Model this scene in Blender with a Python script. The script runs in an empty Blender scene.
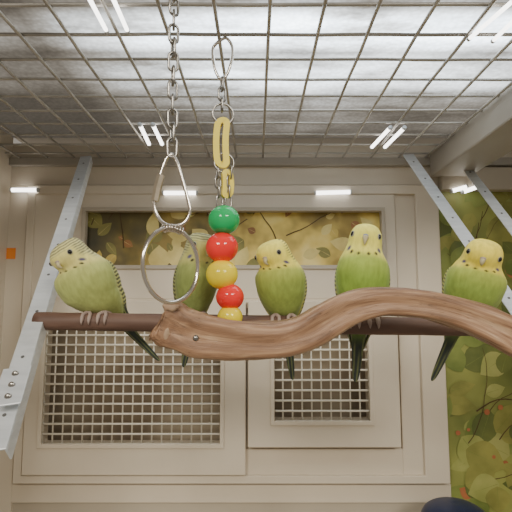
import bpy, math, random
from mathutils import Vector, Matrix, noise as mnoise

random.seed(7)
COL = bpy.context.scene.collection
CZ = 1.20                     # camera (eye) height in metres
F = 450.0                     # focal length in px for a 512 px frame
PITCH = math.radians(6.0)
CP, SP = math.cos(PITCH), math.sin(PITCH)

def W(px, py, Y):
    """world point of something measured at (px,py) standing at distance Y"""
    u = (px-256)/F; v = (256-py)/F
    t = Y/(CP - v*SP)
    return Vector((t*u, Y, CZ + t*(SP+v*CP)))
def WX(px, Y): return W(px, 300, Y).x
def WZ(py, Y): return W(256, py, Y).z

# ------------------------------------------------------------------ materials
def new_mat(name):
    m = bpy.data.materials.new(name); m.use_nodes = True
    nt = m.node_tree; nt.nodes.clear()
    out = nt.nodes.new('ShaderNodeOutputMaterial')
    return m, nt, out
def principled(nt, out, color=(.5,.5,.5), rough=.5, metal=0.0, spec=.5):
    b = nt.nodes.new('ShaderNodeBsdfPrincipled')
    b.inputs['Base Color'].default_value = (*color, 1)
    b.inputs['Roughness'].default_value = rough
    b.inputs['Metallic'].default_value = metal
    b.inputs['Specular IOR Level'].default_value = spec
    nt.links.new(b.outputs[0], out.inputs[0])
    return b
def ramp(nt, stops):
    r = nt.nodes.new('ShaderNodeValToRGB')
    el = r.color_ramp.elements
    el[1].position = stops[-1][0]; el[1].color = (*stops[-1][1], 1)
    el[0].position = stops[0][0]; el[0].color = (*stops[0][1], 1)
    for p, c in stops[1:-1]:
        e = el.new(p); e.color = (*c, 1)
    return r
def noisy(name, c1, c2, scale=8, rough=.6, metal=0, stretch=(1,1,1), bump=0.0, detail=4, coord='Object', spec=.5, lo=.35, hi=.65):
    m, nt, out = new_mat(name)
    b = principled(nt, out, c1, rough, metal, spec)
    tc = nt.nodes.new('ShaderNodeTexCoord'); mp = nt.nodes.new('ShaderNodeMapping')
    mp.inputs['Scale'].default_value = stretch
    nz = nt.nodes.new('ShaderNodeTexNoise'); nz.inputs['Scale'].default_value = scale
    nz.inputs['Detail'].default_value = detail
    r = ramp(nt, [(lo, c1), (hi, c2)])
    L = nt.links.new
    L(tc.outputs[coord], mp.inputs[0]); L(mp.outputs[0], nz.inputs['Vector'])
    L(nz.outputs['Fac'], r.inputs[0]); L(r.outputs[0], b.inputs['Base Color'])
    if bump:
        bp = nt.nodes.new('ShaderNodeBump'); bp.inputs['Strength'].default_value = bump
        bp.inputs['Distance'].default_value = .002
        L(nz.outputs['Fac'], bp.inputs['Height']); L(bp.outputs[0], b.inputs['Normal'])
    return m

M = {}
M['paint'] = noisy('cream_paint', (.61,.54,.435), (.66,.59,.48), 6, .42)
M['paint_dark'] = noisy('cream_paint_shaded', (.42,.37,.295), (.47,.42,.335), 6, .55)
M['beam'] = noisy('shade_toned_beam', (.33,.30,.255), (.38,.35,.30), 6, .55)  # darker grey puts the shade on the ceiling beam into its colour
M['meshwire'] = noisy('cream_wire', (.74,.70,.60), (.79,.75,.65), 20, .45)
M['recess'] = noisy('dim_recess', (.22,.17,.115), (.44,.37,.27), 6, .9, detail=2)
M['grid'] = noisy('coated_wire', (.36,.34,.305), (.50,.475,.43), 20, .35, .3)
M['alu'] = noisy('aluminium', (.62,.66,.70), (.72,.76,.80), 30, .42, .35, stretch=(1,1,6))
M['alu_dark'] = noisy('slot_dark', (.08,.08,.08), (.12,.12,.12), 30, .6)
M['steel'] = noisy('nickel_steel', (.28,.27,.25), (.40,.38,.35), 40, .30, 1.0)
M['steelring'] = noisy('polished_steel', (.66,.61,.54), (.76,.71,.64), 40, .16, 1.0)
M['brass'] = noisy('nickel_brass', (.62,.54,.42), (.70,.62,.50), 40, .3, 1.0)
M['perch'] = noisy('brown_perch', (.09,.048,.034), (.18,.105,.076), 30, .6, stretch=(.3,2,2), bump=.2)
M['green'] = noisy('green_plastic', (.01,.46,.13), (.015,.50,.15), 10, .10)
M['red'] = noisy('red_plastic', (.93,.035,.03), (.95,.045,.04), 10, .10)
M['yellow'] = noisy('yellow_plastic', (.96,.76,.03), (.97,.79,.04), 10, .10)
M['yellowp'] = noisy('pale_yellow_plastic', (.93,.75,.09), (.96,.80,.12), 10, .3)
M['bluecover'] = noisy('dark_blue_plastic', (.012,.02,.06), (.018,.03,.085), 10, .4)
M['orange'] = noisy('orange_sticker', (.85,.25,.04), (.9,.3,.05), 10, .6)
M['floor'] = noisy('cage_floor_mat', (.36,.31,.23), (.44,.38,.29), 12, .8)

def wood_mat():
    m, nt, out = new_mat('driftwood')
    b = principled(nt, out, (.2,.1,.05), .36)
    L = nt.links.new
    uv = nt.nodes.new('ShaderNodeUVMap'); uv.uv_map = 'UVMap'
    def layer(su, sv, sc, det, dist=.0, rg=.55):
        mp = nt.nodes.new('ShaderNodeMapping'); mp.inputs['Scale'].default_value = (su, sv, 1)
        n = nt.nodes.new('ShaderNodeTexNoise'); n.inputs['Scale'].default_value = sc; n.inputs['Detail'].default_value = det
        n.inputs['Distortion'].default_value = dist; n.inputs['Roughness'].default_value = rg
        L(uv.outputs[0], mp.inputs[0]); L(mp.outputs[0], n.inputs['Vector']); return n
    n1 = layer(4, 5, 1.6, 8, .6, .58)
    r = ramp(nt, [(.28,(.15,.080,.044)), (.42,(.27,.150,.085)), (.56,(.40,.24,.14)), (.70,(.60,.41,.26))])
    L(n1.outputs['Fac'], r.inputs[0])
    n2 = layer(6, 70, 1.5, 4)
    mr = nt.nodes.new('ShaderNodeMapRange'); mr.inputs[1].default_value=.3; mr.inputs[2].default_value=.7; mr.inputs[3].default_value=.76; mr.inputs[4].default_value=1.15
    L(n2.outputs['Fac'], mr.inputs[0])
    n3 = layer(3, 12, 1.2, 2, .4)
    c3 = ramp(nt, [(.491,(1,1,1)), (.5,(.45,.45,.45)), (.509,(1,1,1))]); L(n3.outputs['Fac'], c3.inputs[0])
    mm = nt.nodes.new('ShaderNodeVectorMath'); mm.operation='MULTIPLY'
    L(r.outputs[0], mm.inputs[0]); L(c3.outputs[0], mm.inputs[1])
    mu = nt.nodes.new('ShaderNodeVectorMath'); mu.operation='SCALE'
    L(mm.outputs[0], mu.inputs[0]); L(mr.outputs[0], mu.inputs['Scale'])
    L(mu.outputs[0], b.inputs['Base Color'])
    ad = nt.nodes.new('ShaderNodeMath'); ad.operation='ADD'
    L(n2.outputs['Fac'], ad.inputs[0]); L(c3.outputs[0], ad.inputs[1])
    bp = nt.nodes.new('ShaderNodeBump'); bp.inputs['Strength'].default_value = .3; bp.inputs['Distance'].default_value = .0012
    L(ad.outputs[0], bp.inputs['Height']); L(bp.outputs[0], b.inputs['Normal'])
    return m
M['wood'] = wood_mat()
M['woodcut'] = noisy('pale_cut_wood', (.33,.22,.14), (.46,.33,.22), 60, .7, stretch=(1,1,3))

def emit_mat(name, col, s):
    m, nt, out = new_mat(name)
    e = nt.nodes.new('ShaderNodeEmission'); e.inputs[0].default_value = (*col,1); e.inputs[1].default_value = s
    nt.links.new(e.outputs[0], out.inputs[0]); return m

def diffuser_mat():
    m, nt, out = new_mat('pebbled_diffuser')
    L = nt.links.new
    tc = nt.nodes.new('ShaderNodeTexCoord')
    sep = nt.nodes.new('ShaderNodeSeparateXYZ'); L(tc.outputs['Object'], sep.inputs[0])
    mr = nt.nodes.new('ShaderNodeMapRange'); mr.inputs[1].default_value = .3; mr.inputs[2].default_value = .9
    L(sep.outputs['Y'], mr.inputs[0])
    r = ramp(nt, [(0,(.12,)*3), (.24,(.09,)*3), (.31,(.14,)*3), (.36,(.95,)*3), (.42,(1.0,)*3), (.47,(.20,)*3), (.56,(.52,)*3), (.62,(.38,)*3), (.69,(.13,)*3),(.78,(.05,)*3), (1,(.01,)*3)])  # bright rows of the lamps behind are put into the emission
    L(mr.outputs[0], r.inputs[0])
    mx = nt.nodes.new('ShaderNodeMapRange'); mx.inputs[1].default_value = -.28; mx.inputs[2].default_value = -.02
    mx.inputs[3].default_value = .05; mx.inputs[4].default_value = 1.0
    L(sep.outputs['X'], mx.inputs[0])
    mx2 = nt.nodes.new('ShaderNodeMapRange'); mx2.inputs[1].default_value = .15; mx2.inputs[2].default_value = .42
    mx2.inputs[3].default_value = 1.0; mx2.inputs[4].default_value = .5
    L(sep.outputs['X'], mx2.inputs[0])
    nz = nt.nodes.new('ShaderNodeTexNoise'); nz.inputs['Scale'].default_value = 9; nz.inputs['Detail'].default_value = 5
    nz.inputs['Roughness'].default_value = .6
    mp = nt.nodes.new('ShaderNodeMapping'); mp.inputs['Scale'].default_value = (.6, 1.6, 1)
    L(tc.outputs['Object'], mp.inputs[0]); L(mp.outputs[0], nz.inputs['Vector'])
    nr = nt.nodes.new('ShaderNodeMapRange'); nr.inputs[1].default_value=.36; nr.inputs[2].default_value=.64
    nr.inputs[3].default_value=.35; nr.inputs[4].default_value=1.45
    L(nz.outputs['Fac'], nr.inputs[0])
    vo = nt.nodes.new('ShaderNodeTexVoronoi'); vo.inputs['Scale'].default_value = 170
    L(tc.outputs['Object'], vo.inputs['Vector'])
    vr = nt.nodes.new('ShaderNodeMapRange'); vr.inputs[1].default_value=0; vr.inputs[2].default_value=.8
    vr.inputs[3].default_value=1.12; vr.inputs[4].default_value=.84
    L(vo.outputs['Distance'], vr.inputs[0])
    def mul(a, b):
        n = nt.nodes.new('ShaderNodeMath'); n.operation='MULTIPLY'; L(a, n.inputs[0]); L(b, n.inputs[1]); return n.outputs[0]
    s = mul(mul(mul(mul(r.outputs[0], mx.outputs[0]), mx2.outputs[0]), nr.outputs[0]), vr.outputs[0])
    k = nt.nodes.new('ShaderNodeMath'); k.operation='MULTIPLY_ADD'; L(s, k.inputs[0]); k.inputs[1].default_value = 7.0
    k2 = nt.nodes.new('ShaderNodeMath'); k2.operation='MULTIPLY'; L(vr.outputs[0], k2.inputs[0]); k2.inputs[1].default_value = .10
    L(k2.outputs[0], k.inputs[2])
    cr = ramp(nt, [(.0,(.88,.76,.60)), (.12,(.90,.92,.90)), (.6,(.82,.92,1.0))])
    L(s, cr.inputs[0])
    e = nt.nodes.new('ShaderNodeEmission'); L(cr.outputs[0], e.inputs[0]); L(k.outputs[0], e.inputs[1])
    L(e.outputs[0], out.inputs[0]); return m
M['diff'] = diffuser_mat()
M['tube'] = emit_mat('lamp_reflection_glow', (1.0,.96,.90), 6)  # glow of reflected room lamps, put in as emission

# ------------------------------------------------------------------ object helpers
def mesh_obj(name, verts, faces, mats, parent=None, smooth=False, uvs=None, cols=None, matidx=None, rel=None):
    me = bpy.data.meshes.new(name)
    if rel is not None: verts = [Vector(v)-rel for v in verts]
    me.from_pydata([tuple(v) for v in verts], [], faces)
    if not isinstance(mats, (list,tuple)): mats = [mats]
    for mt in mats: me.materials.append(mt)
    if matidx:
        for p, i in zip(me.polygons, matidx): p.material_index = i
    if uvs:
        ul = me.uv_layers.new(name='UVMap')
        for p in me.polygons:
            for li, vi in zip(p.loop_indices, p.vertices): ul.data[li].uv = uvs[vi]
    if cols:
        ca = me.color_attributes.new('Col', 'FLOAT_COLOR', 'POINT')
        for i, c in enumerate(cols): ca.data[i].color = (*c, 1)
    if smooth:
        for p in me.polygons: p.use_smooth = True
    me.update()
    o = bpy.data.objects.new(name, me); COL.objects.link(o)
    if parent is not None: o.parent = parent
    return o
def thing(name, loc, label, cat, group=None):
    e = bpy.data.objects.new(name, None); e.location = loc; e.empty_display_size = .02
    COL.objects.link(e); tag(e, label, cat, group); return e
def tag(o, label, cat, group=None):
    o['label'] = label; o['category'] = cat
    if group: o['group'] = group
def structure(o, label=None, cat=None):
    o['kind'] = 'structure'
    if label: o['label'] = label
    if cat: o['category'] = cat
def bevel(o, w=.0015, seg=2):
    b = o.modifiers.new('bevel', 'BEVEL'); b.width = w; b.segments = seg; b.limit_method = 'ANGLE'

def box_data(x0,x1,y0,y1,z0,z1):
    v = [(x,y,z) for x in (x0,x1) for y in (y0,y1) for z in (z0,z1)]
    f = [(0,1,3,2),(4,6,7,5),(0,4,5,1),(2,3,7,6),(0,2,6,4),(1,5,7,3)]
    return v, f
def merge(*parts):
    V, Fc = [], []
    for v, f in parts:
        n = len(V); V += list(v); Fc += [tuple(i+n for i in q) for q in f]
    return V, Fc
def frame_data(o, i, y0, y1):
    """rectangular ring; o,i=(x0,x1,z0,z1)"""
    def rect(r, y): x0,x1,z0,z1 = r; return [(x0,y,z0),(x1,y,z0),(x1,y,z1),(x0,y,z1)]
    v = rect(o,y0)+rect(i,y0)+rect(o,y1)+rect(i,y1)
    f = []
    for k in range(4):
        j = (k+1)%4
        f += [(k,j,4+j,4+k), (8+k,12+k,12+j,8+j), (k,8+k,8+j,j), (4+k,4+j,12+j,12+k)]
    return v, f
def loft(rings, caps=True):
    n = len(rings[0]); V = [p for r in rings for p in r]; Fc = []; UV = []
    m = len(rings)
    for a in range(m):
        for k in range(n): UV.append((a/(m-1), abs(2*k/n-1)))
    for a in range(m-1):
        for k in range(n):
            j = (k+1)%n
            Fc.append((a*n+k, a*n+j, (a+1)*n+j, (a+1)*n+k))
    if caps:
        for a, fl in ((0,True),(m-1,False)):
            c = sum((Vector(p) for p in rings[a]), Vector())/n
            V.append(c); UV.append((a/(m-1), .5)); ci = len(V)-1
            for k in range(n):
                j = (k+1)%n
                Fc.append((ci, a*n+j, a*n+k) if fl else (ci, a*n+k, a*n+j))
    return V, Fc, UV
def catmull(pts, n):
    P = [tuple(p) for p in pts]; P = [P[0]]+P+[P[-1]]
    out = []
    segs = len(P)-3
    for i in range(n):
        t = i/(n-1)*segs; s = min(int(t), segs-1); t -= s
        a,b,c,d = P[s:s+4]
        out.append(tuple(.5*((2*b[k])+(-a[k]+c[k])*t+(2*a[k]-5*b[k]+4*c[k]-d[k])*t*t+(-a[k]+3*b[k]-3*c[k]+d[k])*t**3) for k in range(len(b))))
    return out
def tube_data(path, radii, n=12, closed=False):
    path = [Vector(p) for p in path]; m = len(path)
    if not isinstance(radii, (list,tuple)): radii = [radii]*m
    rings = []; ref = None
    for i in range(m):
        if closed: t = path[(i+1)%m]-path[i-1]
        else: t = path[min(i+1,m-1)]-path[max(i-1,0)]
        t.normalize()
        if ref is None:
            ref = Vector((0,1,0)) if abs(t.y) < .8 else Vector((1,0,0))
        u = (ref - t*ref.dot(t)).normalized(); ref = u
        w = t.cross(u)
        rings.append([path[i] + (u*math.cos(2*math.pi*k/n)+w*math.sin(2*math.pi*k/n))*radii[i] for k in range(n)])
    if closed:
        V = [p for r in rings for p in r]; Fc = []
        for a in range(m):
            b = (a+1)%m
            for k in range(n):
                j = (k+1)%n; Fc.append((a*n+k, a*n+j, b*n+j, b*n+k))
        return V, Fc
    V, Fc, _ = loft(rings); return V, Fc
def sphere_data(c, r, nu=24, nv=14, s=(1,1,1)):
    c = Vector(c); rings = []
    for i in range(nv):
        th = .03+(math.pi-.06)*i/(nv-1)
        rings.append([c+Vector((s[0]*r*math.sin(th)*math.cos(2*math.pi*k/nu), s[1]*r*math.sin(th)*math.sin(2*math.pi*k/nu), -s[2]*r*math.cos(th))) for k in range(nu)])
    V, Fc, _ = loft(rings); return V, Fc
def cyl_data(a, b, r, n=24):
    return tube_data([a, b], r, n)

# ------------------------------------------------------------------ setting
DB = .90
CEIL = WZ(159, DB)
FLOOR = CZ-.43
XL, XR = WX(4, DB), .56
def rectB(x0,y0,x1,y1,Y): return (WX(x0,Y), WX(x1,Y), WZ(y1,Y), WZ(y0,Y))

o_ = rectB(22,185,443,484,DB)
top = box_data(XL-.02, XR+.02, DB, DB+.02, o_[3], CEIL+.03)
lef = box_data(XL-.02, o_[0], DB, DB+.02, FLOOR, o_[3])
bot = box_data(o_[0], o_[1], DB, DB+.02, WZ(503,DB), o_[2])
w = mesh_obj('wall_back', *merge(top, lef, bot), M['paint']); bevel(w,.001)
structure(w, 'cream painted back wall of the bird enclosure', 'wall')
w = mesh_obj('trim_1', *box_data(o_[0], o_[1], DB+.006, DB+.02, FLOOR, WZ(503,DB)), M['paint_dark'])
structure(w, 'recessed cream panel below the door unit', 'trim')
w = mesh_obj('trim_2', *box_data(XL, XR, DB-.012, DB, WZ(167,DB), CEIL), M['beam']); bevel(w)
structure(w, 'thin grey strip under the wire ceiling', 'trim')
w = mesh_obj('wall_left', *box_data(XL-.02, XL, .30, DB, FLOOR, CEIL+.05), M['paint'])
structure(w, 'cream painted side wall', 'wall')
w = mesh_obj('wall_right', *box_data(XR, XR+.02, .30, DB, FLOOR, CEIL+.05), M['paint'])
structure(w, 'cream painted side wall', 'wall')
w = mesh_obj('floor', *box_data(XL-.02, XR+.02, .30, DB+.2, FLOOR-.02, FLOOR), M['floor'])
structure(w, 'beige enclosure floor', 'floor')
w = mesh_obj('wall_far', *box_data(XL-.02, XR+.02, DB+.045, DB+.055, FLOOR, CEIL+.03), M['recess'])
structure(w, 'dim brown space behind the mesh doors', 'wall')
w = mesh_obj('ceiling', *box_data(XL-.02, XR+.02, .30, DB+.2, CEIL+.06, CEIL+.07), M['paint'])
structure(w, 'enclosure lid above the light diffuser', 'ceiling')
w = mesh_obj('trim_3', *box_data(.352, .43, .30, DB-.012, CEIL-.042, CEIL+.01), M['beam']); bevel(w,.003)
structure(w, 'shade-toned beam along the edge of the wire ceiling', 'trim')
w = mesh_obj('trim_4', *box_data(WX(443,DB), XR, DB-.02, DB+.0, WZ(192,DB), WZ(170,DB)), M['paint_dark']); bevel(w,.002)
structure(w, 'cream rail above the leaf printed panel', 'trim')

Y1 = .885
w = mesh_obj('door_frame', *frame_data(rectB(22,185,443,484,Y1), rectB(30,194,419,476,Y1), Y1, DB+.02), M['paint']); bevel(w,.002)
structure(w, 'outer cream frame around the access doors', 'door frame')
w = mesh_obj('trim_5', *merge(
    box_data(WX(398,.892), WX(419,.892), .893, DB+.02, WZ(476,.89), WZ(194,.89)),
    box_data(WX(30,.892), WX(398,.892), .889, DB+.02, WZ(308,.89), WZ(292,.89)),
    box_data(WX(243,.892), WX(252,.892), .896, DB+.02, WZ(449,.89), WZ(300,.89)),
    box_data(WX(30,.892), WX(398,.892), .893, DB+.02, WZ(476,.89), WZ(449,.89))), M['paint']); bevel(w,.001)
structure(w, 'flat cream rails inside the door surround', 'trim')

# --- printed panels
def leaf_poly(c, L, ang, y, wd=.5):
    pts = []
    prof = [(0,0),(.06,.16),(.15,.32),(.28,.44),(.42,.48),(.56,.45),(.7,.35),(.82,.22),(.92,.09),(1,0)]
    P = prof + [(a,-b) for a,b in reversed(prof[1:-1])]
    ca, sa = math.cos(ang), math.sin(ang)
    for a,b in P:
        a2 = (a-.5)*L; b2 = b*L*wd
        pts.append((c[0]+a2*ca-b2*sa, y, c[1]+a2*sa+b2*ca))
    return pts
def clip(poly, r):
    def run(P, ins, inter):
        out = []
        for i in range(len(P)):
            a, b = P[i-1], P[i]
            if ins(b):
                if not ins(a): out.append(inter(a,b))
                out.append(b)
            elif ins(a): out.append(inter(a,b))
        return out
    def mk(ax, val, sg):
        ins = lambda p: sg*(p[ax]-val) >= 0
        def inter(a,b):
            t = (val-a[ax])/(b[ax]-a[ax]); return tuple(a[k]+t*(b[k]-a[k]) for k in range(3))
        return ins, inter
    P = poly
    for ax, val, sg in ((0,r[0],1),(0,r[1],-1),(2,r[2],1),(2,r[3],-1)):
        if len(P) < 3: return []
        P = run(P, *mk(ax,val,sg))
    return P
def print_panel(name, r, y, bg, leafmats, weights, twig, count, lsize, seed, ntw, darkleft=False):
    rnd = random.Random(seed)
    V, Fc, mi = [], [], []
    def add(poly, m):
        if len(poly) < 3: return
        n = len(V); V.extend(poly); Fc.append(tuple(range(n, n+len(poly)))); mi.append(m)
    add([(r[0],y,r[2]),(r[1],y,r[2]),(r[1],y,r[3]),(r[0],y,r[3])], 0)
    lay = y
    def twigs(nb):
        nonlocal lay
        for b in range(nb):
            x = rnd.uniform(r[0],r[1]); z = rnd.uniform(r[2],r[3]); a = rnd.uniform(.2,2.2); wv = rnd.uniform(.0008,.0016)
            for s in range(12):
                lay -= 6e-6
                x2 = x+.016*math.cos(a); z2 = z+.016*math.sin(a); nx,nz = -math.sin(a)*wv, math.cos(a)*wv
                add(clip([(x-nx,lay,z-nz),(x2-nx*.8,lay,z2-nz*.8),(x2+nx*.8,lay,z2+nz*.8),(x+nx,lay,z+nz)], r), 1)
                x,z = x2,z2; a += rnd.uniform(-.3,.3); wv *= .93
    for k in range(count):
        lay -= 6e-6
        c = (rnd.uniform(r[0],r[1]), rnd.uniform(r[2],r[3]))
        m = rnd.choices(range(len(leafmats)), weights)[0]
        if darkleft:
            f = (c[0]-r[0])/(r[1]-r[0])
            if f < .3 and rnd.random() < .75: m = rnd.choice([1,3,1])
        L_ = lsize*rnd.uniform(.45,1.35)*(.5 if m == len(leafmats)-1 else 1)
        a = rnd.uniform(0,6.28)
        wd_ = rnd.uniform(.45,1.0)
        add(clip(leaf_poly(c, L_, a, lay, wd_), r), m+2)
        lay -= 6e-6
        ca, sa = math.cos(a), math.sin(a)
        h = L_*.44; q = .0004
        add(clip([(c[0]-h*ca+q*sa,lay,c[1]-h*sa-q*ca),(c[0]+h*ca,lay,c[1]+h*sa),(c[0]-h*ca-q*sa,lay,c[1]-h*sa+q*ca)], r), 2+(0 if not darkleft else 2))
        if k % max(1,count//ntw) == 0: twigs(1)
    if not darkleft:
        for q_ in range(6):
            cx = rnd.uniform(r[0],r[0]+.16); cz = rnd.uniform(r[2],r[3]-.1)
            for b in range(rnd.randint(1,3)):
                lay -= 6e-6
                x = cx+rnd.gauss(0,.010); z = cz+rnd.gauss(0,.010); rr_ = rnd.uniform(.003,.006)
                add(clip([(x+rr_*math.cos(t*.628),lay,z+rr_*math.sin(t*.628)) for t in range(10)], r), len(leafmats)+1)
    twigs(2)
    return mesh_obj(name, V, Fc, [bg, twig]+leafmats, matidx=mi)
twig = noisy('print_twig', (.08,.05,.022), (.13,.08,.035), 20, .8)
def gold_ground():
    m, nt, out = new_mat('print_gold_ground')
    b = principled(nt, out, (.5,.4,.1), .45)
    L = nt.links.new
    tc = nt.nodes.new('ShaderNodeTexCoord'); sp = nt.nodes.new('ShaderNodeSeparateXYZ')
    nz = nt.nodes.new('ShaderNodeTexNoise'); nz.inputs['Scale'].default_value = 12; nz.inputs['Detail'].default_value = 3
    L(tc.outputs['Object'], sp.inputs[0]); L(tc.outputs['Object'], nz.inputs['Vector'])
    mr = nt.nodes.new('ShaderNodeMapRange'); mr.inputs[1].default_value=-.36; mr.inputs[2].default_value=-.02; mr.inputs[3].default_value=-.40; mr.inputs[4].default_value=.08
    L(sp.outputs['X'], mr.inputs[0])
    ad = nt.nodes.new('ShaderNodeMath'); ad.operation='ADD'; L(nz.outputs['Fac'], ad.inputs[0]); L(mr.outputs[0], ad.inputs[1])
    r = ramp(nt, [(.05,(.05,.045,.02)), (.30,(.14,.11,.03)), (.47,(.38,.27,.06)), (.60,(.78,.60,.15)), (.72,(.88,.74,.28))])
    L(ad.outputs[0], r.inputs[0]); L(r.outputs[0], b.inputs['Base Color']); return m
bgA = gold_ground()
lfA = [noisy('print_gold', (.44,.32,.07),(.70,.53,.13),18,.5), noisy('print_olive',(.15,.14,.04),(.30,.27,.07),18,.5),
       noisy('print_pale',(.56,.44,.13),(.80,.68,.26),18,.5), noisy('print_brown',(.24,.11,.04),(.38,.18,.06),18,.5)]
bgB = noisy('print_green_ground', (.12,.15,.035), (.36,.38,.10), 7, .5, detail=3)
lfB = [noisy('print_leaf_green',(.14,.19,.04),(.27,.32,.08),16,.5), noisy('print_leaf_lime',(.28,.31,.08),(.42,.43,.14),16,.5),
       noisy('print_leaf_dark',(.09,.12,.03),(.17,.20,.05),16,.5), noisy('print_leaf_olive',(.20,.21,.05),(.36,.35,.09),16,.5),
       noisy('print_leaf_red',(.38,.11,.05),(.50,.19,.07),18,.5)]

win = thing('upper_panel_window', Vector((WX(232,.89), .89, WZ(300,.89))), 'cream framed upper panel with golden autumn leaf print', 'framed panel')
w = mesh_obj('frame', *frame_data(rectB(30,194,398,299,.888), rectB(80,209,386,267,.888), .888, DB+.015), M['paint'], win, rel=win.location); bevel(w,.002)
rr = rectB(78,207,388,269,.9)
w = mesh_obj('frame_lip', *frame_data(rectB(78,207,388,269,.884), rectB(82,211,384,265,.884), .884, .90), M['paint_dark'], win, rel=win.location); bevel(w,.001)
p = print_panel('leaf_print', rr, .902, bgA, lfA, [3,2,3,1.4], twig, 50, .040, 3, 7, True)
p.parent = win; p.location = -win.location

pr = print_panel('leaf_printed_panel', (WX(443,DB), XR, FLOOR, WZ(186,DB)), .905, bgB, lfB, [3,2.4,2.2,3,1.4], twig, 110, .062, 21, 14)
tag(pr, 'green leaf and twig printed backdrop panel beside the doors', 'printed panel')
def mesh_door(name, outer, inner, Yf, label, pitch, latch=False):
    O = rectB(*outer, Yf); I = rectB(*inner, Yf)
    e = thing(name, Vector(((O[0]+O[1])/2, Yf, O[2])), label, 'mesh door', 'mesh access doors')
    a = mesh_obj('frame', *frame_data(O, I, Yf, DB+.012), M['paint'], e, rel=e.location); bevel(a,.0022,3)
    L2 = (I[0]-.006, I[1]+.006, I[2]-.006, I[3]+.006)
    a = mesh_obj('inner_lip', *frame_data(L2, (I[0]+.002,I[1]-.002,I[2]+.002,I[3]-.002), Yf-.003, Yf+.003), M['paint'], e, rel=e.location); bevel(a,.001)
    parts = []
    nx = round((I[1]-I[0])/pitch); nz = round((I[3]-I[2])/pitch); r = .0016
    for k in range(nx+1):
        x = I[0]+(I[1]-I[0])*k/nx
        parts.append(tube_data([(x,Yf+.0085,I[2]-.004),(x,Yf+.0085,I[3]+.004)], r, 8))
    for k in range(nz+1):
        z = I[2]+(I[3]-I[2])*k/nz
        parts.append(tube_data([(I[0]-.004,Yf+.0055,z),(I[1]+.004,Yf+.0055,z)], r*1.3, 8))
    a = mesh_obj('wire_mesh', *merge(*parts), M['meshwire'], e, smooth=True, rel=e.location)
    return e
mesh_door('mesh_door', (30,301,246,476), (47,316,222,445), .879, 'wide cream framed door with square wire mesh', .0190)
mesh_door('mesh_door', (248,301,397,448), (273,320,368,422), .872, 'narrow cream framed door with square wire mesh', .0185)

s = mesh_obj('orange_sticker', *box_data(XL+.0, WX(13,DB), DB-.0015, DB, WZ(259,DB), WZ(248,DB)), M['orange'])
tag(s, 'small orange sticker on the cream wall', 'sticker')

# wire ceiling: slightly wavy welded grid
e = thing('wire_ceiling', Vector((0,.6,CEIL)), 'coated wire grid stretched across the enclosure top', 'wire grid')
def wavy(a, b, r, seed, amp=.0012, n=22):
    a, b = Vector(a), Vector(b); P = []
    for i in range(n):
        q = a.lerp(b, i/(n-1))
        q += Vector((amp*mnoise.noise(Vector((seed*3.1, i*.35, 0))), amp*mnoise.noise(Vector((seed*2.3, i*.35, 5))), amp*.7*mnoise.noise(Vector((seed, i*.3, 9)))))
        P.append(q)
    return tube_data(P, r, 8)
pa = []; pb = []
x = XL+.02; k = 0
while x < .352:
    pa.append(wavy((x,.30,CEIL),(x+.002*math.sin(k),DB,CEIL), .0021, k)); x += .055; k += 1
y = .325
while y < DB:
    pb.append(wavy((XL,y,CEIL+.0038),(.352,y+.002*math.sin(k),CEIL+.0038), .0020, k, n=34)); y += .050; k += 1
mesh_obj('wire_grid', *merge(*(pa+pb)), M['grid'], e, smooth=True, rel=e.location)
d = mesh_obj('light_diffuser', *box_data(XL, XR, .30, DB, CEIL+.045, CEIL+.05), M['diff'])
tag(d, 'pebbled translucent lamp cover glowing above the wire grid', 'light diffuser')

# room lamp reflections remade as added glowing rods on wire ceiling and upper rail
def ceil_pt(px, py):
    d = W(px,py,1.0)-Vector((0,0,CZ)); t = (CEIL-.0055-CZ)/d.z
    q = d*t; return Vector((q.x, q.y, CEIL-.0055))
def add_reflection_rod(A, B, rad, label, grp):
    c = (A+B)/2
    e = thing('lamp_reflection', c, label, 'lamp', grp)
    mesh_obj('reflection_rod', *tube_data([A-c, B-c], rad, 14), M['tube'], e, smooth=True)
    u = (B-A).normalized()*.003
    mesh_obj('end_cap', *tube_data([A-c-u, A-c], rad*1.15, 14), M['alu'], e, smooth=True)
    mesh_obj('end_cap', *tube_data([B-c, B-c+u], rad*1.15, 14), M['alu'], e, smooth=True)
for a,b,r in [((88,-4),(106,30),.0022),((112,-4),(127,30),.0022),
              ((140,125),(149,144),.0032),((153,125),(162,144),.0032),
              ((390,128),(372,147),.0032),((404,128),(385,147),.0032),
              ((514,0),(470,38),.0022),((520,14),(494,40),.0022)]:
    add_reflection_rod(ceil_pt(*a), ceil_pt(*b), r, 'slim glowing rod added as a room lamp reflection under the wire ceiling', 'added lamp reflections under the wire ceiling')
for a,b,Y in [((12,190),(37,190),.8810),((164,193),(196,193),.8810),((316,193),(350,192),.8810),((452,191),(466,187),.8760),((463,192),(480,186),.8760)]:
    add_reflection_rod(W(*a,Y), W(*b,Y), .0040, 'short glowing rod added as a room lamp reflection on the upper cream rail', 'added lamp reflections on the upper rail')

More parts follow.
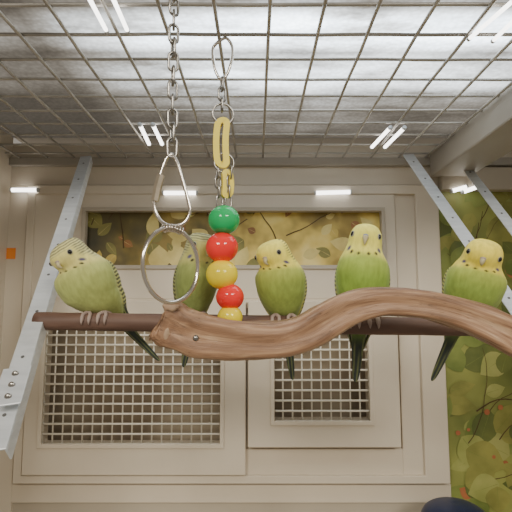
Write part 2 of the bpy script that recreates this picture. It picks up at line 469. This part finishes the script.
# ------------------------------------------------------------------ braces
def brace(name, A, B, wid, thick, label, holes=8, plate=None, mat='alu'):
    e = thing(name, B, label, 'metal bracket', 'slanted aluminium braces')
    d = (B-A).normalized(); side = Vector((1,0,0)); side = (side-d*side.dot(d)).normalized(); nrm = d.cross(side).normalized()
    if nrm.y > 0: nrm = -nrm
    def bx(p, q, w0, w1, t0, t1):
        vs = []
        for pt in (p,q):
            for s in (w0,w1):
                for t in (t0,t1): vs.append(pt+side*s+nrm*t)
        return vs, [(0,1,3,2),(4,6,7,5),(0,4,5,1),(2,3,7,6),(0,2,6,4),(1,5,7,3)]
    a = mesh_obj('brace_bar', *bx(A,B,-wid/2,wid/2,0,thick), M[mat], e, rel=B); bevel(a,.0006)
    a = mesh_obj('brace_flange', *bx(A,B,wid/2-thick,wid/2,-wid*.7,0), M[mat], e, rel=B); bevel(a,.0006)
    Ln = (B-A).length
    for h in range(holes):
        c = A+d*Ln*(h+.5)/holes+nrm*thick
        mesh_obj('screw_hole', *tube_data([c-nrm*.0002, c+nrm*.0004], .0018, 14), M['alu_dark'], e, rel=B)
    if plate:
        c, w2, l2 = plate
        a = mesh_obj('mounting_plate', *bx(c-d*l2, c+d*l2, -w2, w2, thick+.0004, thick*2), M[mat], e, rel=B); bevel(a,.0008)
        for s in (-.6,0,.6):
            q = c+d*l2*s+nrm*thick*2
            mesh_obj('screw', *sphere_data(q, .0034, 16, 8, (1,.5,1)), M['steel'], e, smooth=True, rel=B)
    return e
brace('metal_brace', W(86,157,.86), W(-6,452,.395), .0205, .002, 'silver aluminium angle brace with screwed mounting plate', 9, (W(13,388,.43), .013, .022))
brace('metal_brace', W(408,155,.86), W(520,316,.585), .022, .002, 'silver aluminium angle brace behind the perched birds', 7)
brace('metal_brace', W(463,164,.86), W(530,252,.70), .020, .002, 'pale aluminium brace near the leaf print panel', 4)

# ------------------------------------------------------------------ perch
PY = .52
pa_, pb_ = W(36,321,PY), W(535,328,PY)
pr_ = .0102
path = [pa_.lerp(pb_, i/60) for i in range(61)]
rad = [pr_*(1+.05*mnoise.noise(Vector((i*.4,0,0)))) for i in range(61)]
e = mesh_obj('perch', *tube_data(path, rad, 24), M['perch'], smooth=True)
tag(e, 'long brown round perch rod under the birds', 'perch')

# ------------------------------------------------------------------ driftwood branch
ctrl = [ (161,321,.440,17), (163,322,.440,21), (172,325,.442,24.5), (184,330,.442,23.5), (205,336,.444,22.5), (240,340,.445,20.5), (275,340,.446,19.5), (303,333,.446,18.5), (327,320,.446,18.5),
         (350,308,.446,17.5), (378,302,.447,15), (410,303,.448,15), (440,308,.449,15.5), (470,317,.45,17), (500,330,.45,19), (530,344,.45,20), (570,356,.45,18)]
N = 340
cp = catmull(ctrl, N)
cen = [W(c[0],c[1],c[2]) for c in cp]
rings = []
nn = 96
for i in range(N):
    t = (cen[min(i+1,N-1)]-cen[max(i-1,0)]).normalized()
    up = Vector((0,1,0)).cross(t).normalized()
    if up.z < 0: up = -up
    bk = Vector((0,1,0))
    r = cp[i][3]*.445/F
    ring = []
    u = i/N
    for k in range(nn):
        a = 2*math.pi*k/nn
        ca, sa = math.cos(a), math.sin(a)
        sq = 1/max(1e-3,(abs(ca)**4.2+abs(sa)**4.2)**(1/4.2))
        q = Vector((u*9, ca*1.1, sa*1.1))
        dd = (1+.13*mnoise.noise(q)+.05*mnoise.noise(Vector((u*24, ca*2.2, sa*2.2))))*(.30+.70*sq)
        g = mnoise.noise(Vector((u*4, a*1.7+1.5*math.sin(u*6), 3.3)))
        dd -= .02*max(0, 1-abs(g)*8)
        dep = 1.0
        if ca < 0:      # hollowed face towards the glass
            hol = .5+.5*mnoise.noise(Vector((u*5, 1.7, 8.0)))
            dep = 1-.40*hol*math.exp(-((sa+.12)/.42)**2)
        e0 = max(0, 1-i/34)
        dd *= (1+.25*e0*mnoise.noise(Vector((i*.30, ca*3.5, sa*3.5))))*.95
        ring.append(cen[i]+up*sa*r*dd+bk*ca*min(r*.80,.0150)*dd*dep)
    rings.append(ring)
V, Fc, UV = loft(rings)
e = thing('driftwood_branch', cen[N//2], 'thick curved brown driftwood branch in front of the perch', 'branch')
mesh_obj('branch_body', V, Fc, M['wood'], e, smooth=True, uvs=UV, rel=e.location)
for (kx,ky,kd,kr,sc) in ((171,307,.430,.0066,(1.2,.7,.7)),(166,333,.431,.0050,(.8,.5,1.2))):
    V,Fc = sphere_data(W(kx,ky,kd), kr, 28, 18, sc)
    V = [v+ (v-W(kx,ky,kd))*.35*mnoise.noise(v*260) for v in V]
    mesh_obj('knot', V, Fc, M['woodcut'], e, smooth=True, rel=e.location)
bx_ = W(196,338,.4320)
mesh_obj('bolt', *cyl_data(bx_+Vector((0,-.001,0)), W(196,330,PY-.008), .0028, 12), M['steel'], e, smooth=True, rel=e.location)

# ------------------------------------------------------------------ chains and toys
def link_path(c, h, wd, ang, n=28):
    """stadium loop in vertical plane; ang = yaw of the plane"""
    pts = []
    s = (h-wd)/2
    for k in range(n):
        a = 2*math.pi*k/n
        x = wd/2*math.cos(a); z = wd/2*math.sin(a)+(s if math.sin(a) >= 0 else -s)
        pts.append(Vector((c[0]+x*math.cos(ang), c[1]+x*math.sin(ang), c[2]+z)))
    return pts
def chain(parent, top, bottom, pitch, wd, wire, name='chain_link'):
    Ln = (top-bottom).length; n = max(2, round(Ln/pitch)); h = Ln/n+2*wire*1.6
    for k in range(n):
        c = top.lerp(bottom, (k+.5)/n)
        mesh_obj(name, *tube_data(link_path(c, h, wd, math.radians(25 if k%2 else 110)+.2*math.sin(k*2.1)), wire, 8, True), M['steel'], parent, smooth=True, rel=parent.location)

# ring toy
RY = .395
def s(px, Y): return px*Y/F
e = thing('hanging_ring_toy', W(172,304,RY), 'steel ring perch hanging on a chain and quick link', 'hanging toy')
ztop = Vector((W(172,100,RY).x, RY, CEIL+.002))
chain(e, ztop, W(172,155,RY), s(15,RY), s(9.5,RY), .0013)
pear = [(171,154),(176,160),(181,175),(188,200),(190,213),(184,223),(173,226),(162,222),(155,210),(155,196),(160,177),(166,160)]
pp = [W(a,b,RY) for a,b in pear]
pc = catmull([tuple(v) for v in pp+[pp[0]]], 60)[:-1]
mesh_obj('quick_link', *tube_data(pc, .0016, 10, True), M['steelring'], e, smooth=True, rel=e.location)
mesh_obj('quick_link_nut', *tube_data([W(161,175,RY),W(157.5,188,RY),W(155,201,RY)], .0036, 6), M['brass'], e, rel=e.location)
rc = W(172,265,RY); Rr = s(37.5,RY)
rp = [rc+Vector((.60*Rr*math.cos(a), .72*Rr*math.cos(a), Rr*math.sin(a))) for a in [2*math.pi*k/64 for k in range(64)]]
mesh_obj('ring', *tube_data(rp, .0020, 12, True), M['steelring'], e, smooth=True, rel=e.location)
coil = []
for i in range(140):
    f = i/139; a = math.pi/2+.34-f*.68
    c0 = rc+Vector((.60*Rr*math.cos(a), .72*Rr*math.cos(a), Rr*math.sin(a)))
    rad_ = (c0-rc).normalized(); q = f*2*math.pi*7
    coil.append(c0+rad_*(.0033*math.cos(q))+Vector((-.6,.8,0)).normalized()*(.0033*math.sin(q)))
mesh_obj('wire_coil', *tube_data(coil, .0007, 6), M['steelring'], e, smooth=True, rel=e.location)

# bead toy
BY = .478
e = thing('hanging_bead_toy', W(226,327,BY), 'chain toy with green red and yellow plastic beads', 'hanging toy')
hz = [(218,42),(226,38),(232,46),(232,58),(228,72),(222,80),(216,72),(213,58),(213,48)]
hp = [W(a,b,BY) for a,b in hz]; hc = catmull([tuple(v) for v in hp+[hp[0]]], 48)[:-1]
mesh_obj('snap_hook', *tube_data(hc, .0018, 10, True), M['steelring'], e, smooth=True, rel=e.location)
chain(e, W(222,79,BY), W(222,110,BY), s(10,BY), s(8,BY), .0013)
def ringpart(px,py,r,yaw,wire,mat='steel',name='split_ring'):
    c = W(px,py,BY); R = s(r,BY)
    P = [c+Vector((R*math.cos(a)*math.cos(yaw), R*math.cos(a)*math.sin(yaw), R*math.sin(a))) for a in [2*math.pi*k/32 for k in range(32)]]
    mesh_obj(name, *tube_data(P, wire, 8, True), M[mat], e, smooth=True, rel=e.location)
def flat_link(c, h, wd, band, th, yaw, bow=0):
    """flat plastic link: stadium outline with a slot, bowed sideways"""
    V=[];Fc=[];n=60
    ax = Vector((math.cos(yaw), math.sin(yaw), 0)); nr = Vector((-math.sin(yaw), math.cos(yaw), 0))
    def outl(w_, h_):
        s_=(h_-w_)/2; o=[]
        for k in range(n):
            f=k/n*2*(math.pi*w_/2+2*s_); half=math.pi*w_/2
            if f<half: a=f/(w_/2); o.append((w_/2*math.cos(a), w_/2*math.sin(a)+s_))
            elif f<half+2*s_: o.append((-w_/2, s_-(f-half)))
            elif f<2*half+2*s_: a=math.pi+(f-half-2*s_)/(w_/2); o.append((w_/2*math.cos(a), w_/2*math.sin(a)-s_))
            else: o.append((w_/2, -s_+(f-2*half-2*s_)))
        return o
    for (w_,h_,t_) in ((wd,h,-th),(wd-2*band,h-2*band,-th),(wd-2*band,h-2*band,th),(wd,h,th)):
        for (a,b) in outl(w_,h_): V.append(c+ax*(a+bow*((2*b/h)**2-.5))+Vector((0,0,b))+nr*t_)
    for i in range(4):
        j=(i+1)%4
        for k in range(n):
            l=(k+1)%n; Fc.append((i*n+k,i*n+l,j*n+l,j*n+k))
    return V,Fc
ringpart(223,114,11,.3,.0012)
o = mesh_obj('plastic_link', *flat_link(W(222,143,BY), s(54,BY), s(16,BY), s(6.4,BY), .0026, .10, s(2.5,BY)), M['yellowp'], e, smooth=False, rel=e.location); bevel(o,.0010,3)
ringpart(224,163,10,.2,.0012)
o = mesh_obj('plastic_link', *flat_link(W(227,184,BY), s(30,BY), s(12,BY), s(4.8,BY), .0022, .4, -s(2,BY)), M['yellowp'], e, smooth=False, rel=e.location); bevel(o,.0009,3)
chain(e, W(217,168,BY), W(220,206,BY), s(9,BY), s(6.5,BY), .0010)
chain(e, W(231,168,BY), W(228,206,BY), s(9,BY), s(6.5,BY), .0010)
for px,py,r,m in [(224,220,16,'green'),(222,247.5,16.4,'red'),(222,274.5,16,'yellow'),(230,297,14,'red'),(230,317,12.5,'yellow')]:
    c = W(px,py,BY); R = s(r,BY)
    prof = []
    for i in range(20):
        th = .16+(math.pi-.32)*i/19
        prof.append((R*math.sin(th), R*.94*math.cos(th)))
    rb = R*.16
    prof = prof+[(rb, -R*.86),(rb, R*.86)]
    nn_ = 36; V=[];Fc=[]
    for (pr2,pz) in prof:
        for k in range(nn_):
            a = 2*math.pi*k/nn_; V.append(c+Vector((pr2*math.cos(a), pr2*math.sin(a), pz)))
    mm = len(prof)
    for i in range(mm):
        j = (i+1)%mm
        for k in range(nn_):
            l = (k+1)%nn_; Fc.append((i*nn_+k, j*nn_+k, j*nn_+l, i*nn_+l))
    mesh_obj('bead', V, Fc, M[m], e, smooth=True, rel=e.location)
chain(e, W(224,206,BY), W(229,330,BY), s(7,BY), s(4.2,BY), .0006)

# ------------------------------------------------------------------ blue cover at the floor
c = W(455,503,.80); c.z = FLOOR
e = thing('feeder', c, 'dark blue domed plastic feeder on the floor', 'bird feeder')
hh = W(455,503,.80).z-FLOOR
prof = [(.060,0),(.064,.01),(.062,.03),(.060,hh*.55),(.052,hh*.82),(.036,hh*.95),(.015,hh),(.001,hh)]
rg = [[Vector((r*math.cos(2*math.pi*k/40), r*math.sin(2*math.pi*k/40), z)) for k in range(40)] for r,z in catmull(prof,30)]
V,Fc,_ = loft(rg); mesh_obj('feeder_body', V, Fc, M['bluecover'], e, smooth=True)
rg = [Vector((.065*math.cos(2*math.pi*k/40), .065*math.sin(2*math.pi*k/40), .012)) for k in range(40)]
mesh_obj('feeder_rim', *tube_data(rg, .004, 10, True), M['bluecover'], e, smooth=True)

# ------------------------------------------------------------------ budgerigars
def feather_mat(name):
    m, nt, out = new_mat(name)
    b = principled(nt, out, (.3,.3,.1), .75, 0, .25)
    L = nt.links.new
    at = nt.nodes.new('ShaderNodeVertexColor'); at.layer_name = 'Col'
    tc = nt.nodes.new('ShaderNodeTexCoord')
    nz = nt.nodes.new('ShaderNodeTexNoise'); nz.inputs['Scale'].default_value = 230; nz.inputs['Detail'].default_value = 3
    mp = nt.nodes.new('ShaderNodeMapping'); mp.inputs['Scale'].default_value = (1,1,.35)
    L(tc.outputs['Object'], mp.inputs[0]); L(mp.outputs[0], nz.inputs['Vector'])
    mr = nt.nodes.new('ShaderNodeMapRange'); mr.inputs[1].default_value=.3; mr.inputs[2].default_value=.7; mr.inputs[3].default_value=.86; mr.inputs[4].default_value=1.10
    L(nz.outputs['Fac'], mr.inputs[0])
    mu = nt.nodes.new('ShaderNodeVectorMath'); mu.operation='SCALE'
    L(at.outputs['Color'], mu.inputs[0]); L(mr.outputs[0], mu.inputs['Scale'])
    L(mu.outputs[0], b.inputs['Base Color'])
    bp = nt.nodes.new('ShaderNodeBump'); bp.inputs['Strength'].default_value=.25; bp.inputs['Distance'].default_value=.001
    L(nz.outputs['Fac'], bp.inputs['Height']); L(bp.outputs[0], b.inputs['Normal'])
    b.inputs['Sheen Weight'].default_value = .15
    return m
M['feather'] = feather_mat('budgie_feathers')
M['eye'] = noisy('eye_black', (.004,.004,.005), (.006,.006,.007), 10, .08)
M['eyering'] = noisy('eye_ring', (.30,.30,.26), (.36,.36,.32), 10, .5)
M['beak'] = noisy('beak_horn', (.42,.37,.20), (.50,.45,.26), 30, .4)
M['cere'] = noisy('cere', (.36,.28,.24), (.44,.36,.31), 30, .5)
M['cereblue'] = noisy('cere_blue', (.10,.15,.40), (.14,.20,.48), 30, .5)
M['foot'] = noisy('grey_pink_foot', (.32,.24,.21), (.40,.31,.27), 60, .6)

def mixc(a,b,t):
    t = max(0,min(1,t)); return tuple(a[i]*(1-t)+b[i]*t for i in range(3))
def smooth(a,b,x):
    t = max(0,min(1,(x-a)/(b-a))); return t*t*(3-2*t)

def budgie(px, Hpx, wide, yaw, roll, pitch, head_yaw, head_pitch, label, green, yellow, cere='cere', tail_swing=0, tail_len=1.0, hs=.90, barcrown=False, head_roll=0):
    H = Hpx*PY/F
    t = (px-36)/(535-36); c = pa_.lerp(pb_, t)
    foot = Vector((c.x, c.y, c.z+pr_-.0006))
    e = thing('budgerigar', foot, label, 'budgerigar', 'budgerigars on the perch')
    Mx = Matrix.Rotation(math.radians(roll),4,'Y') @ Matrix.Rotation(math.radians(yaw),4,'Z') @ Matrix.Rotation(math.radians(pitch),4,'X')
    e.matrix_world = Matrix.Translation(foot) @ Mx
    neck = Vector((0,.02,.66))
    Rh = Matrix.Rotation(math.radians(head_yaw),4,'Z') @ Matrix.Rotation(math.radians(head_pitch),4,'X') @ Matrix.Rotation(math.radians(head_roll),4,'Y')
    def D(p):
        p = Vector(p)
        if p.z < .22: p.x += tail_swing*(.22-p.z)*.9     # rump follows the tail
        wgt = smooth(.50,.76,p.z)
        if wgt > 0:
            p0 = Vector((p.x*hs, -.01+(p.y+.01)*hs, p.z))
            q = neck + Rh @ (p0-neck)
            p = p.lerp(q, wgt)
        return p*H
    sec = [(-.22,.30,.03,.025),(-.15,.26,.075,.06),(-.05,.185,.135,.12),(.06,.11,.200,.175),(.18,.06,.256,.22),(.31,.02,.292,.248),(.44,0,.304,.256),(.54,0,.290,.248),
           (.62,-.005,.268,.234),(.69,-.02,.252,.228),(.77,-.042,.246,.238),(.84,-.048,.232,.234),(.89,-.040,.206,.212),(.93,-.03,.165,.172),(.952,-.022,.105,.11),(.960,-.018,.03,.03)]
    S = catmull(sec, 150)
    nseg = 108
    rings = []; cols = []
    for (z,yc,rx,ry) in S:
        ring = []
        wk = wide if z < .5 else wide+(1-wide)*smooth(.5,.75,z)
        for k in range(nseg):
            a = 2*math.pi*k/nseg
            x = rx*wk*math.sin(a); y = yc-ry*math.cos(a)      # a=0 front
            fl = .028*mnoise.noise(Vector((x*8+px,y*8,z*7)))+.012*mnoise.noise(Vector((x*24,y*24,z*10)))
            f = 1+fl*smooth(.85,.5,z)
            p = Vector((x*f, yc+(y-yc)*f, z))
            ring.append(D(p))
            fr = math.cos(a)        # 1 front, -1 back
            aa = math.degrees(math.atan2(math.sin(a), math.cos(a)))
            n = .5+.5*mnoise.noise(Vector((x*6,y*6,z*5)))
            base = mixc(green, tuple(g*.86 for g in green), n)
            base = mixc(base, mixc(green, yellow, .40), smooth(.35,.60,z)*.45)
            base = mixc(base, tuple(g*.8 for g in green), smooth(.10,-.08,z))
            col = mixc(base, yellow, smooth(.57,.67,z+.05*(1-fr)))
            side = smooth(.30,-.10,fr)
            if z > .84: side = max(smooth(.20,-.20,fr), side*smooth(.92,.84,z))
            if barcrown: side = max(side, smooth(.84,.88,z)*.9, smooth(.50,.20,fr)*smooth(.68,.74,z))
            if z > .62 and side > 0:
                bar = smooth(-.3,.7, math.sin(z*215+.5*math.sin(aa*.15)))
                if barcrown: col = mixc(col, (.50,.50,.30), side*.5)
                col = mixc(col, (.05,.045,.03), bar*side*.75*smooth(.62,.68,z))
            if z < .60 and fr < -.55:
                bar = smooth(0,.6, math.sin(z*130+2.0*math.sin(aa*.25)))
                col = mixc(col, (.05,.05,.03), bar*.8*smooth(-.55,-.75,fr)*smooth(.1,.25,z))
            for sa,sz,sr in ((-13,.618,.013),(13,.620,.014),(-34,.634,.016),(34,.632,.015)):
                dx = (aa-sa)/57.3*.23; dz = z-sz
                q = math.hypot(dx,dz)
                if q < sr*1.6: col = mixc((.022,.02,.016), col, smooth(sr*.6,sr*1.6,q))
            for sa in (-50,50):
                dx = (aa-sa)/57.3*.24; dz = (z-.672)
                q = math.hypot(dx*.8,dz)
                if q < .036: col = mixc((.10,.09,.18), col, smooth(.012,.036,q))
            cols.append(col)
        rings.append(ring)
    V, Fc, UV = loft(rings)
    cols += [green, yellow]
    mesh_obj('body', V, Fc, M['feather'], e, smooth=True, cols=cols)
    # wings
    for sx in (-1,1):
        P = [(.19,.07,.600,.03,.03),(.245*wide,.09,.55,.072,.042),(.268*wide,.115,.42,.118,.048),(.256*wide,.15,.26,.128,.048),(.200*wide,.205,.08,.106,.044),(.135,.27,-.08,.075,.03),(.085,.33,-.24,.045,.018),(.05,.36,-.36,.012,.008)]
        C = catmull(P, 140); R = []; cc = []
        for i,(x,y,z,wy,tx) in enumerate(C):
            ring = []
            for k in range(44):
                a = 2*math.pi*k/44
                lx = tx*math.sin(a); ly = wy*math.cos(a)
                qx = x+lx*.96+ly*.28*.5*(1 if ly<0 else -1)*0.6
                ring.append(D((sx*qx, y+ly, z)))
                v = i/139
                fr_ = (v*25+.35*abs(math.sin(a*3)))%1.0
                dark = smooth(.25,.48,fr_)*smooth(1.0,.86,fr_)*smooth(-.85,-.55,math.cos(a))
                edge = mixc(green, yellow, .5)
                colr = mixc(edge, (.04,.04,.025), dark*.90)
                if v > .60:
                    st = smooth(.2,.8,math.cos(a*5)); colr = mixc(colr, mixc((.03,.035,.02),(.22,.26,.08), st), smooth(.60,.70,v))
                cc.append(colr)
            R.append(ring)
        V,Fc,UV = loft(R); cc += [green, (.03,.03,.02)]
        mesh_obj('wing', V, Fc, M['feather'], e, smooth=True, cols=cc)
    # tail
    P = [(0,.19,.02,.100,.06),(.12,.225,-.10,.090,.045),(.25,.255,-.24,.076,.03),(.45,.30,-.45,.062,.02),(.75,.36,-.72,.048,.015),(.95,.40,-.9,.032,.011),(1,.42,-.97,.012,.006)]
    C = catmull(P, 44); R=[]; cc=[]
    for (v,y,z,wx,ty) in C:
        ring=[]
        zz = z*tail_len
        for k in range(20):
            a = 2*math.pi*k/20
            x = wx*math.sin(a)
            ring.append(D((x, y+ty*math.cos(a), zz)))
            strp = smooth(.2,.8,math.sin(x*150))
            cc.append(mixc(mixc(green,(.12,.16,.07),.3+.3*strp), mixc((.05,.065,.06),(.24,.27,.11),strp*.8), smooth(.10,.45,v)))
        R.append(ring)
    V,Fc,UV = loft(R); cc += [green,(.02,.02,.03)]
    mesh_obj('tail', V, Fc, M['feather'], e, smooth=True, cols=cc)
    # beak: small hooked, tucked into the face
    bp = [(0,-.245,.775),(0,-.276,.765),(0,-.295,.740),(0,-.293,.712),(0,-.279,.690)]
    bpc = catmull(bp, 14); br = [.040,.039,.036,.033,.030,.027,.025,.022,.019,.016,.013,.009,.005,.002]
    V,Fc = tube_data([D(p) for p in bpc], [r*H for r in br], 14)
    mesh_obj('beak', V, Fc, M['beak'], e, smooth=True)
    V,Fc = sphere_data((0,0,0), 1, 18, 10, (.044,.025,.021))
    mesh_obj('cere', [D(Vector(v)+Vector((0,-.270,.792))) for v in V], Fc, M[cere], e, smooth=True)
    for sx in (-1,1):
        V,Fc = sphere_data((0,0,0), 1, 18, 10, (.034,.036,.036))
        cpos = Vector((sx*.186,-.190,.812))
        mesh_obj('eye', [D(Vector(v)*.74+cpos+Vector((sx*.006,-.006,0))) for v in V], Fc, M['eye'], e, smooth=True)
        nrm = Vector((sx*.7,-.7,.1)).normalized(); t1 = Vector((0,0,1)).cross(nrm).normalized(); t2 = nrm.cross(t1)
        P = [D(cpos+nrm*.010+(t1*math.cos(a)+t2*math.sin(a))*.028) for a in [2*math.pi*k/20 for k in range(20)]]
        mesh_obj('eye_ring', *tube_data(P, .0055*H, 6, True), M['eyering'], e, smooth=True)
    # legs + toes gripping the rod
    inv = Mx.to_3x3().inverted()
    hip = {sx: Mx.to_3x3() @ (Vector((sx*.11+tail_swing*.10,.06,.12))*H) for sx in (-1,1)}
    for sx in (-1,1):
        hx = hip[sx]
        fx = hx.x*.9
        V0,F0 = tube_data([hx, Vector((fx,.05*H,.06*H)), Vector((fx,0,.012*H))], [.06*H,.034*H,.024*H], 10)
        parts = [(V0,F0)]
        cz = -pr_
        for toe,(dx,sgn) in enumerate(((-.045,-1),(.04,-1),(-.03,1),(.045,1))):
            pts = []
            for i in range(9):
                th = i/8*(1.75 if sgn<0 else 1.3)
                R_ = pr_+.016*H
                pts.append(Vector((fx+dx*H*min(1,i/3), sgn*R_*math.sin(th), cz+R_*math.cos(th))))
            rr_ = [.023*H]*6+[.02*H,.013*H,.004*H]
            parts.append(tube_data(pts, rr_, 8))
        V,Fc = merge(*parts)
        mesh_obj('foot', [inv @ Vector(v) for v in V], Fc, M['foot'], e, smooth=True)
    return e

G2=(.27,.42,.065)
budgie(97, 82, 1.18, -2, -19, 8, -24, 14, 'pale olive green budgerigar leaning sideways beside the brace', (.42,.48,.15), (.74,.68,.24), 'cere', .40, .90, .92, True, -8)
budgie(195, 85, .82, 16, 2, 4, 16, 4, 'green budgerigar partly behind the steel ring and beads', (.25,.31,.09), (.46,.45,.15), 'cere', -.05, .72, .80, True, 4)
budgie(284, 80, 1.03, -8, -5, 4, -26, 12, 'olive green budgerigar with yellow face glancing sideways', (.30,.39,.08), (.84,.75,.13), 'cere', 0, .92, .88, False, -6)
budgie(361, 97, .90, -12, 4, -2, 0, -6, 'tall bright green budgerigar with raised yellow face', G2, (.82,.77,.15), 'cereblue', -.02, .72, .70, False, 5)
budgie(467, 84, 1.08, -16, 15, 10, -6, 14, 'green budgerigar with barred wings leaning over the branch', (.29,.41,.08), (.86,.73,.10), 'cere', -.15, .96, .86, False, 4)

# ------------------------------------------------------------------ light
def area(name, loc, tgt, sx, sy, power, col):
    l = bpy.data.lights.new(name, 'AREA'); l.shape='RECTANGLE'; l.size=sx; l.size_y=sy; l.energy=power; l.color=col
    o = bpy.data.objects.new(name, l); o.location = loc
    o.rotation_euler = (Vector(tgt)-Vector(loc)).to_track_quat('-Z','Y').to_euler(); COL.objects.link(o)
    return o
area('soft_key_one', (-1.1,-1.8,CZ+1.15), (0,.7,CZ-.1), .8, .5, 42, (1.0,.92,.79))  # soft keys added to brighten the cage in place of room tubes
area('soft_key_two', (1.1,-1.8,CZ+1.15), (0,.7,CZ-.1), .8, .5, 36, (1.0,.92,.79))
wd = bpy.data.worlds.new('world'); bpy.context.scene.world = wd; wd.use_nodes = True
wd.node_tree.nodes['Background'].inputs[0].default_value = (.84,.76,.65,1)
wd.node_tree.nodes['Background'].inputs[1].default_value = .38

cam = bpy.data.cameras.new('camera'); co = bpy.data.objects.new('camera', cam); COL.objects.link(co)
co.location = (0,0,CZ); co.rotation_euler = (math.radians(90)+PITCH, 0, 0)
cam.sensor_width = 36; cam.lens = 36*F/512; cam.clip_start = .01
bpy.context.scene.camera = co
